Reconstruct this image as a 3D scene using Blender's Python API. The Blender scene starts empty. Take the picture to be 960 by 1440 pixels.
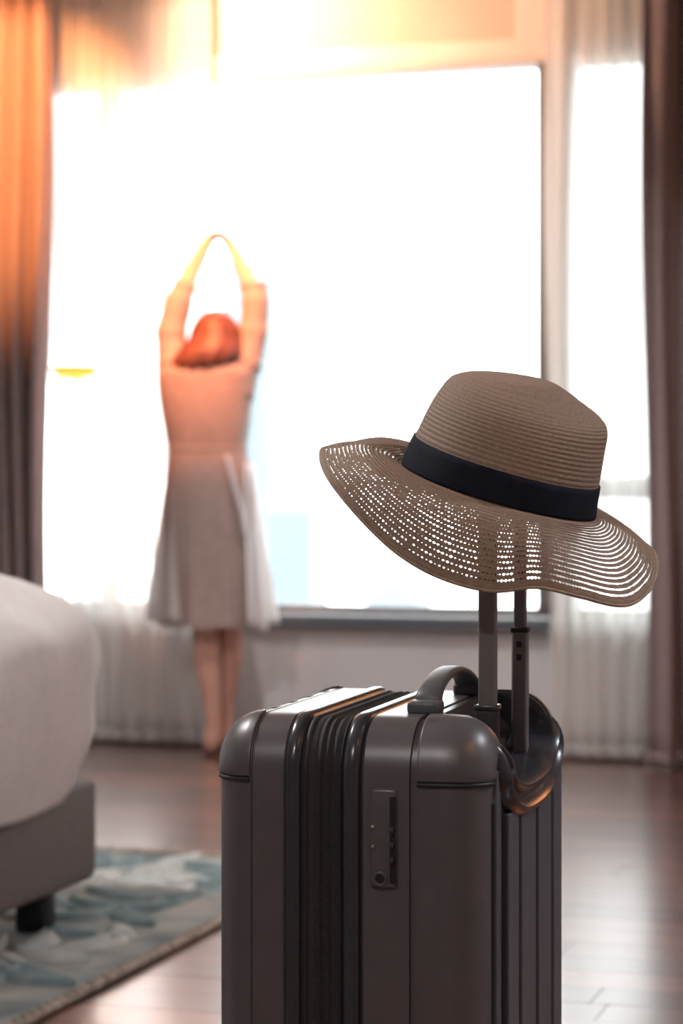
import bpy, bmesh, math, random
from mathutils import Vector, Matrix, noise
from math import sin, cos, pi, radians, sqrt
random.seed(7)
S = bpy.context.scene
C = S.collection

# ------------------------------------------------------------------ camera, world, lights, exposure
F = 3300.0                       # focal length in pixels of the 960x1440 frame
H = 0.95                         # eye height
HOR = 680.0                      # horizon row
TH = radians(17.4)               # the view is turned left of the room's long axis
CT, ST = cos(TH), sin(TH)
cam_d = bpy.data.cameras.new('camera'); cam = bpy.data.objects.new('camera', cam_d); C.objects.link(cam)
cam.location = (0, 0, H); cam.rotation_euler = (pi/2, 0, TH)
cam_d.sensor_fit = 'VERTICAL'; cam_d.sensor_height = 36.0; cam_d.lens = F/1440*36.0
cam_d.shift_y = -(720-HOR)/1440
cam_d.clip_end = 2000
cam_d.dof.use_dof = True; cam_d.dof.focus_distance = 2.66; cam_d.dof.aperture_fstop = 4.9; cam_d.dof.aperture_blades = 0
S.camera = cam

world = bpy.data.worlds.new('world'); S.world = world; world.use_nodes = True
bg = world.node_tree.nodes['Background']
bg.inputs[0].default_value = (0.97, 0.985, 1.0, 1); bg.inputs[1].default_value = 6.2

S.view_settings.view_transform = 'Standard'; S.view_settings.look = 'None'
S.view_settings.gamma = 1; S.view_settings.use_curve_mapping = False; S.view_settings.exposure = 0.34
S.cycles.use_denoising = True
S.cycles.max_bounces = 10; S.cycles.transparent_max_bounces = 24; S.cycles.diffuse_bounces = 5
S.cycles.sample_clamp_indirect = 6.0

# window portal (guides sky light sampling, gives off nothing itself)
pl = bpy.data.lights.new('window_portal', 'AREA'); pl.shape = 'RECTANGLE'; pl.size = 2.7; pl.size_y = 2.0
pl.cycles.is_portal = True
po = bpy.data.objects.new('window_portal', pl); C.objects.link(po)
po.location = (-2.6, 8.12, 1.45); po.rotation_euler = (-pi/2, 0, 0)

def at(px, py, Z):
    """room point at depth Z along the camera axis for a pixel of the photograph"""
    X = (px-480)/F*Z
    return Vector((X*CT - Z*ST, X*ST + Z*CT, H - (py-HOR)/F*Z))
def cam2room(X, Z, h=0.0):
    return Vector((X*CT - Z*ST, X*ST + Z*CT, h))

# ------------------------------------------------------------------ materials
M = {}
def mat(name, col, rough=0.5, metal=0.0, **kw):
    m = bpy.data.materials.new(name); m.use_nodes = True
    nt = m.node_tree; b = nt.nodes['Principled BSDF']
    b.inputs['Base Color'].default_value = (*col, 1); b.inputs['Roughness'].default_value = rough
    b.inputs['Metallic'].default_value = metal
    for k, v in kw.items():
        b.inputs[k.replace('_', ' ')].default_value = v
    M[name] = m
    return m, nt, b
def nd(nt, t, **kw):
    n = nt.nodes.new(t)
    for k, v in kw.items(): setattr(n, k, v)
    return n
def math_n(nt, op, a, b=None):
    n = nd(nt, 'ShaderNodeMath', operation=op)
    for i, v in enumerate((a, b)):
        if v is None: continue
        if isinstance(v, (int, float)): n.inputs[i].default_value = v
        else: nt.links.new(v, n.inputs[i])
    return n.outputs[0]
def vary(name, c1, c2, scale=8, detail=4, bump=0.0, bscale=60, stretch=(1, 1, 1), coord='Object'):
    m = M[name]; nt = m.node_tree; b = nt.nodes['Principled BSDF']
    tc = nd(nt, 'ShaderNodeTexCoord'); mp = nd(nt, 'ShaderNodeMapping'); mp.inputs['Scale'].default_value = stretch
    nt.links.new(tc.outputs[coord], mp.inputs[0])
    n = nd(nt, 'ShaderNodeTexNoise'); n.inputs['Scale'].default_value = scale; n.inputs['Detail'].default_value = detail
    nt.links.new(mp.outputs[0], n.inputs['Vector'])
    r = nd(nt, 'ShaderNodeValToRGB'); r.color_ramp.elements[0].position = .3; r.color_ramp.elements[1].position = .7
    r.color_ramp.elements[0].color = (*c1, 1); r.color_ramp.elements[1].color = (*c2, 1)
    nt.links.new(n.outputs[0], r.inputs[0]); nt.links.new(r.outputs[0], b.inputs['Base Color'])
    if bump:
        n2 = nd(nt, 'ShaderNodeTexNoise'); n2.inputs['Scale'].default_value = bscale; n2.inputs['Detail'].default_value = 3
        nt.links.new(mp.outputs[0], n2.inputs['Vector'])
        bp = nd(nt, 'ShaderNodeBump'); bp.inputs['Strength'].default_value = bump; bp.inputs['Distance'].default_value = .002
        nt.links.new(n2.outputs[0], bp.inputs['Height']); nt.links.new(bp.outputs[0], b.inputs['Normal'])

mat('wall_paint', (.62, .63, .65), .7); vary('wall_paint', (.60, .61, .63), (.64, .65, .67), 3, 3, .1, 200)
mat('room_paint', (.55, .54, .53), .8); vary('room_paint', (.53, .52, .51), (.57, .56, .55), 2, 3, .1, 200)
mat('ceiling_paint', (.75, .73, .70), .9); vary('ceiling_paint', (.73, .71, .68), (.77, .75, .72), 2)
mat('frame_paint', (.16, .14, .135), .45); vary('frame_paint', (.15, .13, .125), (.17, .15, .145), 9)
mat('sill_stone', (.10, .12, .14), .3); vary('sill_stone', (.09, .11, .13), (.12, .14, .16), 25)
mat('lintel_panel', (.74, .50, .42), .6); vary('lintel_panel', (.72, .48, .40), (.76, .53, .45), 4)
mat('lintel_trim', (.85, .74, .66), .5); vary('lintel_trim', (.83, .72, .64), (.87, .76, .68), 4)
mat('baseboard', (.05, .035, .03), .4); vary('baseboard', (.04, .03, .026), (.06, .04, .035), 20)
# polished floorboards, a tone per board
m, nt, b = mat('floorboard', (.10, .045, .035), .3, Coat_Weight=1.0, Coat_Roughness=.21, Coat_IOR=2.3)
b.inputs['Specular IOR Level'].default_value = .5
oi = nd(nt, 'ShaderNodeObjectInfo')
tc = nd(nt, 'ShaderNodeTexCoord'); mp = nd(nt, 'ShaderNodeMapping'); mp.inputs['Scale'].default_value = (3, 40, 3)
ad = nd(nt, 'ShaderNodeVectorMath', operation='ADD'); nt.links.new(tc.outputs['Object'], ad.inputs[0])
cb = nd(nt, 'ShaderNodeCombineXYZ'); nt.links.new(math_n(nt, 'MULTIPLY', oi.outputs['Random'], 37.0), cb.inputs[0])
nt.links.new(cb.outputs[0], ad.inputs[1]); nt.links.new(ad.outputs[0], mp.inputs[0])
n1 = nd(nt, 'ShaderNodeTexNoise'); n1.inputs['Scale'].default_value = 1.5; n1.inputs['Detail'].default_value = 5
nt.links.new(mp.outputs[0], n1.inputs['Vector'])
mixv = math_n(nt, 'ADD', math_n(nt, 'MULTIPLY', n1.outputs[0], .6), math_n(nt, 'MULTIPLY', oi.outputs['Random'], .5))
r = nd(nt, 'ShaderNodeValToRGB'); r.color_ramp.elements[0].position = .2; r.color_ramp.elements[1].position = .85
r.color_ramp.elements[0].color = (.06, .020, .014, 1); r.color_ramp.elements[1].color = (.24, .085, .055, 1)
nt.links.new(mixv, r.inputs[0]); nt.links.new(r.outputs[0], b.inputs['Base Color'])
nt.links.new(math_n(nt, 'ADD', math_n(nt, 'MULTIPLY', n1.outputs[0], .10), .25), b.inputs['Roughness'])
# fabrics
def cloth_mat(name, c1, c2, transl=0.3, transp=0.0, scale=30):
    m, nt, b = mat(name, c1, .85)
    vary(name, c1, c2, scale, 3, .25, 500)
    b.inputs['Specular IOR Level'].default_value = .2
    out = nt.nodes['Material Output']
    tr = nd(nt, 'ShaderNodeBsdfTranslucent'); tr.inputs[0].default_value = (*[min(1, (x+y)/2*1.15) for x, y in zip(c1, c2)], 1)
    mx = nd(nt, 'ShaderNodeMixShader'); mx.inputs[0].default_value = transl
    nt.links.new(b.outputs[0], mx.inputs[1]); nt.links.new(tr.outputs[0], mx.inputs[2])
    last = mx
    if transp:
        tp = nd(nt, 'ShaderNodeBsdfTransparent'); m2 = nd(nt, 'ShaderNodeMixShader'); m2.inputs[0].default_value = transp
        nt.links.new(mx.outputs[0], m2.inputs[1]); nt.links.new(tp.outputs[0], m2.inputs[2]); last = m2
    nt.links.new(last.outputs[0], out.inputs[0])
cloth_mat('sheer', (.86, .86, .84), (.90, .90, .88), .55, .5)
cloth_mat('drape', (.30, .235, .24), (.34, .27, .275), .10)
cloth_mat('linen', (.80, .76, .74), (.86, .82, .80), .05)
cloth_mat('dress', (.40, .31, .28), (.46, .37, .34), .12)
cloth_mat('light_cloth', (.74, .70, .70), (.80, .76, .76), .4, .15)
mat('upholstery', (.17, .15, .142), .8); vary('upholstery', (.16, .14, .132), (.185, .16, .152), 40, 3, .3, 900)
mat('black_leg', (.012, .012, .014), .4); vary('black_leg', (.010, .010, .012), (.016, .016, .018), 12)
mat('rug_pile', (.44, .46, .44), .95); vary('rug_pile', (.14, .19, .20), (.52, .52, .48), 5, 6, 1.0, 220)
mat('rug_teal', (.22, .28, .29), .95); vary('rug_teal', (.13, .21, .23), (.30, .38, .39), 12, 5, 1.0, 300)
mat('rug_pale', (.55, .56, .53), .95); vary('rug_pale', (.42, .48, .48), (.68, .68, .65), 12, 5, 1.0, 300)
mat('rug_border', (.40, .33, .26), .95); vary('rug_border', (.26, .22, .18), (.55, .47, .39), 30, 3, 1.0, 300)
# suitcase
mat('shell', (.115, .108, .112), .36, .2); vary('shell', (.11, .102, .106), (.122, .114, .118), 30, 2, .04, 900)
mat('shell_dark', (.045, .046, .054), .25, .1); vary('shell_dark', (.042, .043, .050), (.048, .05, .058), 30, 2, .04, 700)
mat('groove', (.012, .013, .018), .5); vary('groove', (.010, .011, .016), (.014, .015, .02), 30)
mat('gusset', (.030, .030, .034), .75); vary('gusset', (.026, .026, .03), (.036, .035, .038), 200, 2, .4, 1500)
mat('rib_grey', (.11, .125, .155), .38, .3); vary('rib_grey', (.105, .12, .15), (.118, .132, .162), 40, 2, .04, 900)
mat('tube_metal', (.22, .20, .20), .42, .4); vary('tube_metal', (.21, .19, .19), (.23, .21, .21), 30)
mat('chrome', (.75, .70, .60), .2, 1.0); vary('chrome', (.7, .65, .55), (.8, .75, .65), 30)
mat('rubber', (.02, .02, .022), .6); vary('rubber', (.018, .018, .02), (.024, .024, .026), 30)
mat('handle_grip', (.10, .105, .115), .42); vary('handle_grip', (.09, .095, .105), (.11, .115, .125), 60, 2, .1, 800)
# person
mat('skin', (.62, .36, .28), .5, Subsurface_Weight=.0); vary('skin', (.60, .34, .26), (.65, .39, .31), 12)
mat('hair', (.10, .045, .03), .5); vary('hair', (.09, .03, .02), (.20, .07, .045), 60, 3, .5, 120, (1, 1, .1))
mat('eye_dark', (.03, .02, .02), .3); vary('eye_dark', (.025, .02, .02), (.035, .025, .02), 12)
mat('lip_red', (.5, .16, .15), .4); vary('lip_red', (.48, .15, .14), (.52, .17, .16), 12)
# lamps
mat('lamp_white', (.85, .83, .8), .4); vary('lamp_white', (.83, .81, .78), (.87, .85, .82), 12)
mat('brass', (.80, .52, .18), .25, 1.0); vary('brass', (.78, .5, .16), (.82, .54, .2), 12)
def emit_mat(name, col, s):
    m, nt, b = mat(name, col, .5); b.inputs['Emission Color'].default_value = (*col, 1); b.inputs['Emission Strength'].default_value = s
emit_mat('lamp_glow', (1.0, .88, .62), 9.0)
emit_mat('amber_glow', (1.0, .50, .07), 1.3)
emit_mat('shade_glow', (1.0, .38, .12), 7.5)
emit_mat('spot_glow', (1.0, .62, .32), 6.0)
# far towers
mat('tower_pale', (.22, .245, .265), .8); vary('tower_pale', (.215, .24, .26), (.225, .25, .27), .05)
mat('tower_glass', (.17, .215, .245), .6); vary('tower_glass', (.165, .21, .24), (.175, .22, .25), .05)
# glass: thin clear pane
m, nt, b = mat('glass', (.9, .95, .95), .02)
out = nt.nodes['Material Output']; tp = nd(nt, 'ShaderNodeBsdfTransparent'); tp.inputs[0].default_value = (.95, .975, .97, 1)
gl = nd(nt, 'ShaderNodeBsdfGlossy'); gl.inputs[1].default_value = .02
fr = nd(nt, 'ShaderNodeFresnel'); fr.inputs[0].default_value = 1.25
mx = nd(nt, 'ShaderNodeMixShader'); nt.links.new(fr.outputs[0], mx.inputs[0])
nt.links.new(tp.outputs[0], mx.inputs[1]); nt.links.new(gl.outputs[0], mx.inputs[2]); nt.links.new(mx.outputs[0], out.inputs[0])
# straw braid: rows of stitches with real see-through holes, in the hat's own UV
def straw_mat(name, rows, dashes, cover, lo, hi, stretched=False):
    m, nt, b = mat(name, (.50, .35, .24), .65)
    b.inputs['Specular IOR Level'].default_value = .3
    uv = nd(nt, 'ShaderNodeUVMap'); sp = nd(nt, 'ShaderNodeSeparateXYZ'); nt.links.new(uv.outputs[0], sp.inputs[0])
    u, v = sp.outputs[0], sp.outputs[1]
    rv = math_n(nt, 'MULTIPLY', v, rows); fv = math_n(nt, 'FRACT', rv); ri = math_n(nt, 'FLOOR', rv)
    ru = math_n(nt, 'ADD', math_n(nt, 'MULTIPLY', u, dashes), math_n(nt, 'MULTIPLY', ri, .37)); fu = math_n(nt, 'FRACT', ru)
    # colour: streaky straw
    cv = nd(nt, 'ShaderNodeCombineXYZ'); nt.links.new(math_n(nt, 'MULTIPLY', u, dashes*.5), cv.inputs[0]); nt.links.new(math_n(nt, 'MULTIPLY', v, rows*3), cv.inputs[1])
    ns = nd(nt, 'ShaderNodeTexNoise'); ns.inputs['Scale'].default_value = 1.0; ns.inputs['Detail'].default_value = 3; nt.links.new(cv.outputs[0], ns.inputs['Vector'])
    r = nd(nt, 'ShaderNodeValToRGB'); r.color_ramp.elements[0].position = .3; r.color_ramp.elements[1].position = .7
    r.color_ramp.elements[0].color = (.25, .17, .125, 1); r.color_ramp.elements[1].color = (.39, .285, .215, 1)
    nt.links.new(ns.outputs[0], r.inputs[0]); nt.links.new(r.outputs[0], b.inputs['Base Color'])
    # bump: braid ridge + stitches
    hb = math_n(nt, 'ADD', math_n(nt, 'ABSOLUTE', math_n(nt, 'SUBTRACT', fv, .5)), math_n(nt, 'MULTIPLY', math_n(nt, 'ABSOLUTE', math_n(nt, 'SUBTRACT', fu, .5)), .6))
    bp = nd(nt, 'ShaderNodeBump'); bp.inputs['Strength'].default_value = .5; bp.inputs['Distance'].default_value = .0012; bp.invert = True
    nt.links.new(hb, bp.inputs['Height']); nt.links.new(bp.outputs[0], b.inputs['Normal'])
    # holes
    tc = nd(nt, 'ShaderNodeTexCoord')
    nz = nd(nt, 'ShaderNodeTexNoise'); nz.inputs['Scale'].default_value = 14; nz.inputs['Detail'].default_value = 2
    nt.links.new(tc.outputs['Object'], nz.inputs['Vector'])
    wn = nd(nt, 'ShaderNodeTexWhiteNoise', noise_dimensions='2D')
    c2 = nd(nt, 'ShaderNodeCombineXYZ'); nt.links.new(math_n(nt, 'FLOOR', ru), c2.inputs[0]); nt.links.new(ri, c2.inputs[1]); nt.links.new(c2.outputs[0], wn.inputs['Vector'])
    size = math_n(nt, 'ADD', math_n(nt, 'MULTIPLY', math_n(nt, 'SUBTRACT', nz.outputs[0], .5), .45), math_n(nt, 'ADD', cover, math_n(nt, 'MULTIPLY', math_n(nt, 'SUBTRACT', wn.outputs[0], .5), .35)))
    if stretched:      # the weave is pulled open where the brim flares widest
        size = math_n(nt, 'ADD', size, math_n(nt, 'MULTIPLY', math_n(nt, 'MAXIMUM', math_n(nt, 'SUBTRACT', 1.0, math_n(nt, 'MULTIPLY', math_n(nt, 'ABSOLUTE', math_n(nt, 'SUBTRACT', u, .89)), 6.5)), 0.0), .55))
    slit = math_n(nt, 'SUBTRACT', size, math_n(nt, 'MULTIPLY', math_n(nt, 'ABSOLUTE', math_n(nt, 'SUBTRACT', fu, .5)), 1.1))
    hole = math_n(nt, 'GREATER_THAN', math_n(nt, 'MINIMUM', math_n(nt, 'MULTIPLY', slit, .42), .21), math_n(nt, 'ABSOLUTE', math_n(nt, 'SUBTRACT', fv, .5)))
    hole = math_n(nt, 'MULTIPLY', hole, math_n(nt, 'GREATER_THAN', v, lo)); hole = math_n(nt, 'MULTIPLY', hole, math_n(nt, 'LESS_THAN', v, hi))
    out = nt.nodes['Material Output']; tp = nd(nt, 'ShaderNodeBsdfTransparent')
    tl = nd(nt, 'ShaderNodeBsdfTranslucent'); tl.inputs[0].default_value = (.62, .42, .28, 1)
    m0 = nd(nt, 'ShaderNodeMixShader'); m0.inputs[0].default_value = .14
    nt.links.new(b.outputs[0], m0.inputs[1]); nt.links.new(tl.outputs[0], m0.inputs[2])
    mx = nd(nt, 'ShaderNodeMixShader'); nt.links.new(hole, mx.inputs[0])
    nt.links.new(m0.outputs[0], mx.inputs[1]); nt.links.new(tp.outputs[0], mx.inputs[2]); nt.links.new(mx.outputs[0], out.inputs[0])
straw_mat('straw_brim', 20, 250, .30, .10, .94, True)
straw_mat('straw_crown', 26, 230, .02, .24, .75)
mat('straw_edge', (.34, .24, .17), .7); vary('straw_edge', (.26, .18, .13), (.40, .30, .22), 90, 3, .5, 300)
mat('ribbon', (.008, .010, .020), .8, Specular_IOR_Level=.15); vary('ribbon', (.007, .009, .018), (.011, .013, .024), 60, 2, .15, 900)

# ------------------------------------------------------------------ mesh helpers
def link(name, me, material=None, parent=None, smooth=False):
    o = bpy.data.objects.new(name, me); C.objects.link(o)
    if material: me.materials.append(M[material])
    if parent is not None: o.parent = parent
    if smooth:
        for p in me.polygons: p.use_smooth = True
    return o
def tag(o, label=None, cat=None, group=None, kind=None):
    if label: o['label'] = label
    if cat: o['category'] = cat
    if group: o['group'] = group
    if kind: o['kind'] = kind
    return o
def empty(name, loc, rz=0):
    o = bpy.data.objects.new(name, None); C.objects.link(o); o.location = loc; o.rotation_euler = (0, 0, rz); o.empty_display_size = .1
    return o
def from_bm(bm, name):
    me = bpy.data.meshes.new(name); bmesh.ops.recalc_face_normals(bm, faces=bm.faces); bm.to_mesh(me); bm.free(); return me
def add_box(bm, lo, hi, bev=0, seg=2):
    r = bmesh.ops.create_cube(bm, size=1)
    for v in r['verts']:
        v.co = Vector([lo[i] + (v.co[i]+.5)*(hi[i]-lo[i]) for i in range(3)])
    if bev:
        es = list({e for v in r['verts'] for e in v.link_edges})
        bmesh.ops.bevel(bm, geom=es, offset=bev, segments=seg, profile=.5, affect='EDGES')
def box(name, lo, hi, material, parent=None, bev=0, seg=2, smooth=False):
    bm = bmesh.new(); add_box(bm, lo, hi, bev, seg)
    return link(name, from_bm(bm, name), material, parent, smooth)
def loft(rings, closed_u=True, caps=(False, False), uv=None):
    """rings: list of lists of points"""
    n = len(rings[0]); vs = [tuple(p) for r_ in rings for p in r_]; fs = []
    for i in range(len(rings)-1):
        for j in range(n if closed_u else n-1):
            k = (j+1) % n
            fs.append((i*n+j, i*n+k, (i+1)*n+k, (i+1)*n+j))
    if caps[0]: fs.append(tuple(range(n))[::-1])
    if caps[1]: fs.append(tuple((len(rings)-1)*n+j for j in range(n)))
    return vs, fs
def mesh(name, vs, fs, recalc=True):
    me = bpy.data.meshes.new(name); me.from_pydata([tuple(v) for v in vs], [], fs); me.update()
    if recalc:
        bm = bmesh.new(); bm.from_mesh(me); bmesh.ops.recalc_face_normals(bm, faces=bm.faces); bm.to_mesh(me); bm.free()
    return me
def frames(pts, closed=False):
    out = []; n = len(pts)
    for i in range(n):
        a = pts[(i-1) % n] if (closed or i > 0) else pts[i]; b_ = pts[(i+1) % n] if (closed or i < n-1) else pts[i]
        out.append((Vector(b_)-Vector(a)).normalized())
    return out
def sweep(name, pts, rad, seg=8, closed=False, material=None, parent=None, flat=1.0, up=Vector((0, 0, 1))):
    pts = [Vector(p) for p in pts]; tg = frames(pts, closed); rings = []
    for i, (p, t) in enumerate(zip(pts, tg)):
        r_ = rad[i] if isinstance(rad, (list, tuple)) else rad
        s = t.cross(up)
        if s.length < 1e-4: s = t.cross(Vector((0, 1, 0)))
        s.normalize(); u_ = s.cross(t)
        rings.append([p + s*r_*cos(2*pi*k/seg) + u_*r_*flat*sin(2*pi*k/seg) for k in range(seg)])
    if closed: rings.append(rings[0])
    vs, fs = loft(rings, True, (not closed, not closed))
    me = mesh(name, vs, fs)
    if closed:
        bm = bmesh.new(); bm.from_mesh(me); bmesh.ops.remove_doubles(bm, verts=bm.verts, dist=1e-6); bm.to_mesh(me); bm.free()
    return link(name, me, material, parent, True)
def auto_smooth(o, ang=35):
    me = o.data
    for p in me.polygons: p.use_smooth = True
    bm = bmesh.new(); bm.from_mesh(me)
    for e in bm.edges:
        if len(e.link_faces) == 2 and e.calc_face_angle(0) > radians(ang): e.smooth = False
    bm.to_mesh(me); bm.free()
def bake(o):
    dg = bpy.context.evaluated_depsgraph_get(); ev = o.evaluated_get(dg)
    me = bpy.data.meshes.new_from_object(ev, depsgraph=dg); old = o.data; o.modifiers.clear(); o.data = me
    return o
def lerp(a, b_, t): return a + (b_-a)*t
def catmull(keys, vals, t):
    n = len(keys)
    for i in range(n-1):
        if t <= keys[i+1] or i == n-2: break
    h = keys[i+1]-keys[i]; s = (t-keys[i])/h
    def slope(j):
        if j == 0: return (vals[1]-vals[0])/(keys[1]-keys[0])
        if j == n-1: return (vals[-1]-vals[-2])/(keys[-1]-keys[-2])
        return (vals[j+1]-vals[j-1])/(keys[j+1]-keys[j-1])
    m0, m1 = slope(i)*h, slope(i+1)*h
    return (2*s**3-3*s**2+1)*vals[i] + (s**3-2*s**2+s)*m0 + (-2*s**3+3*s**2)*vals[i+1] + (s**3-s**2)*m1

# ------------------------------------------------------------------ the room
WY = 8.05                                        # inner face of the window wall
RX0, RX1, RY0, RZ = -4.25, 1.9, -2.6, 2.78
WX0, WX1, WZ0, WZ1 = -3.95, -1.25, .475, 2.43    # window opening
def struct(o): o['kind'] = 'structure'; return o

floor = struct(box('floor', (RX0-.1, RY0-.1, -.12), (RX1+.1, WY+.2, -.006), 'baseboard'))
PW = .14
shared = {}
y = 2.55; row = 0
while y < WY - .01:
    x = -4.2 - random.uniform(0, .9)
    while x < .35:
        L = random.choice((.9, 1.05, 1.2, 1.35)); x0, x1 = max(x, RX0), min(x+L, .5)
        # only boards the view can reach
        if x1 > -.46*y-.25 and x0 < -.145*y+.4 and x1-x0 > .1:
            wd = min(PW, WY-y); key = (round(x1-x0, 2), round(wd, 3))
            if key not in shared:
                bm = bmesh.new(); add_box(bm, (0, 0, -.012), (x1-x0-.002, wd-.002, 0)); shared[key] = from_bm(bm, 'plank'); shared[key].materials.append(M['floorboard'])
            o = bpy.data.objects.new('plank', shared[key]); C.objects.link(o); o.parent = floor; o.location = (x0, y, random.uniform(-.0004, .0))
        x += L
    y += PW; row += 1
# rest of the floor (out of view) in one slab so the room is whole
def floor_rest():
    bm = bmesh.new(); add_box(bm, (RX0, RY0, -.012), (RX1, 2.545, 0)); add_box(bm, (.55, 2.55, -.012), (RX1, WY, 0))
    o = link('floor_field', from_bm(bm, 'floor_field'), 'floorboard', floor); o['kind'] = 'stuff'
floor_rest()
struct(box('ceiling', (RX0-.1, RY0-.1, RZ), (RX1+.1, WY+.2, RZ+.1), 'ceiling_paint'))
struct(box('wall_left', (RX0-.1, RY0, 0), (RX0, WY, RZ), 'room_paint'))
struct(box('wall_right', (RX1, RY0, 0), (RX1+.1, WY, RZ), 'room_paint'))
struct(box('wall_back', (RX0-.1, RY0-.1, 0), (RX1+.1, RY0, RZ), 'room_paint'))
def window_wall():
    bm = bmesh.new(); T = .18
    add_box(bm, (RX0-.1, WY, 0), (WX0, WY+T, RZ)); add_box(bm, (WX1, WY, 0), (RX1+.1, WY+T, RZ))
    add_box(bm, (WX0, WY, 0), (WX1, WY+T, WZ0)); add_box(bm, (WX0, WY, WZ1), (WX1, WY+T, RZ))
    return struct(link('wall_window', from_bm(bm, 'wall_window'), 'wall_paint'))
window_wall()
struct(box('baseboard_window', (RX0, WY-.015, 0), (RX1, WY-.0005, .07), 'baseboard', bev=.003))
# lintel panel with its pale frame, above the window head
t1 = struct(box('trim_1', (-3.14, WY-.012, 2.50), (-1.86, WY-.0005, 2.779), 'lintel_panel', bev=.002))
for nm, lo, hi in (('trim_rail', (-3.42, WY-.042, 2.432), (-1.70, WY-.001, 2.505)), ('trim_stile', (-1.875, WY-.040, 2.505), (-1.70, WY-.001, 2.779)), ('trim_stile', (-3.42, WY-.040, 2.505), (-3.125, WY-.001, 2.779))):
    box(nm, lo, hi, 'lintel_trim', t1, .004)
# window: three lights between two posts
win = empty('window_1', ((WX0+WX1)/2, WY+.06, WZ0)); win['kind'] = 'structure'
ox = (WX0+WX1)/2; oy = WY+.06; oz = WZ0
def wbox(nm, x0, x1, y0, y1, z0, z1, m, bev=.004):
    return box(nm, (x0-ox, y0-oy, z0-oz), (x1-ox, y1-oy, z1-oz), m, win, bev)
wbox('window_frame', WX0+.0005, WX0+.05, WY+.03, WY+.10, WZ0+.005, WZ1-.001, 'frame_paint')
wbox('window_frame', WX1-.05, WX1-.0005, WY+.03, WY+.10, WZ0+.005, WZ1-.001, 'frame_paint')
wbox('window_frame', WX0+.05, WX1-.05, WY+.03, WY+.10, WZ0+.005, WZ0+.035, 'frame_paint')
wbox('window_frame', WX0+.05, WX1-.05, WY-.035, WY+.10, WZ1-.012, WZ1+.0015, 'lintel_trim', .001)
wbox('mullion', -1.795, -1.668, WY-.05, WY+.10, WZ0+.036, WZ1-.013, 'frame_paint')
wbox('mullion', -3.475, -3.405, WY+.02, WY+.10, WZ0+.036, WZ1-.013, 'lintel_trim')
wbox('transom', -1.667, WX1-.051, WY+.02, WY+.09, .895, .975, 'frame_paint')
wbox('pane', -3.404, -1.796, WY+.062, WY+.068, WZ0+.036, WZ1-.013, 'glass', 0)
wbox('pane', WX0+.051, -3.476, WY+.062, WY+.068, WZ0+.036, WZ1-.013, 'glass', 0)
wbox('pane', -1.667, WX1-.051, WY+.062, WY+.068, .976, WZ1-.013, 'glass', 0)
wbox('pane', -1.667, WX1-.051, WY+.062, WY+.068, WZ0+.036, .894, 'glass', 0)
wbox('window_sill', WX0-.03, WX1+.03, WY-.06, WY+.028, WZ0-.042, WZ0+.004, 'sill_stone', .006)

# ------------------------------------------------------------------ far towers beyond the glass
def tower(loc, w, d, h, label, setback=.7):
    t = empty('tower_block', loc)
    box('tower_shaft', (-w/2, -d/2, 0), (w/2, d/2, h), 'tower_pale', t)
    box('tower_crown', (-w/2*setback, -d/2*setback, h), (w/2*setback, d/2*setback, h*1.09), 'tower_pale', t)
    nb = 4
    for k in range(nb):
        x0 = -w/2 + w*(k+.2)/nb
        box('window_strip', (x0, -d/2-.25, h*.05), (x0+w/nb*.6, -d/2-.01, h*.97), 'tower_glass', t)
    tag(t, label, 'building', 'hazy towers outside the window')
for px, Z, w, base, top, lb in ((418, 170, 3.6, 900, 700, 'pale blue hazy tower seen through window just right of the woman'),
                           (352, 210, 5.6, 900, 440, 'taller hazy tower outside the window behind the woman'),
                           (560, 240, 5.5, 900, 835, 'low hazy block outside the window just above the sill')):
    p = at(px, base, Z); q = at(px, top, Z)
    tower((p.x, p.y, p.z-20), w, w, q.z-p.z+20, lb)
og = box('ground', (-300, WY+5, -41), (150, 420, -40), 'tower_pale'); struct(og)

# ------------------------------------------------------------------ curtains
def curtain(name, x0, x1, y0, z0, z1, nf, amp, material, label, cat, group, seed, hem=.0, gather=.25):
    rnd = random.Random(seed); root = empty(name, ((x0+x1)/2, y0, z0)); n = nf*14; nz = 22
    ph = [rnd.uniform(-.6, .6) for _ in range(nf+2)]; am = [rnd.uniform(.65, 1.2) for _ in range(nf+2)]
    vs = []
    for i in range(nz+1):
        zz = (z1-z0)*i/nz
        for j in range(n+1):
            s = j/n; k = s*nf; ki = int(k); fr_ = k-ki
            a = lerp(am[ki], am[ki+1], fr_); p_ = lerp(ph[ki], ph[ki+1], fr_)
            spread_ = 1 + .03*sin(3*s+i*.2)
            yy = amp*a*sin(2*pi*k + p_ + .25*sin(i*.35+ki))*spread_ + amp*.25*sin(4*pi*k+p_*2)
            xx = (x0-x1)/2 + (x1-x0)*s + amp*.35*sin(4*pi*k+p_) + .012*sin(i*.28+s*9)*gather*4
            vs.append((xx, yy, zz))
    fs = [(i*(n+1)+j, i*(n+1)+j+1, (i+1)*(n+1)+j+1, (i+1)*(n+1)+j) for i in range(nz) for j in range(n)]
    o = link('fabric_panel', mesh(name, vs, fs), material, root, True)
    md = o.modifiers.new('s', 'SOLIDIFY'); md.thickness = .0012
    if material == 'drape':
        md.thickness = .004
    # hem tape at the bottom
    hv = []
    for zz in (0.0, .045):
        for j in range(n+1):
            v = vs[j] if zz == 0 else vs[(n+1)+j]
            hv.append((v[0], v[1]-.0035, zz+.002))
    hm = link('hem', mesh('hem', hv, [(j, j+1, n+1+j+1, n+1+j) for j in range(n)]), material, root, True)
    md = hm.modifiers.new('s', 'SOLIDIFY'); md.thickness = .001
    tag(root, label, cat, group)
    return root
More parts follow.
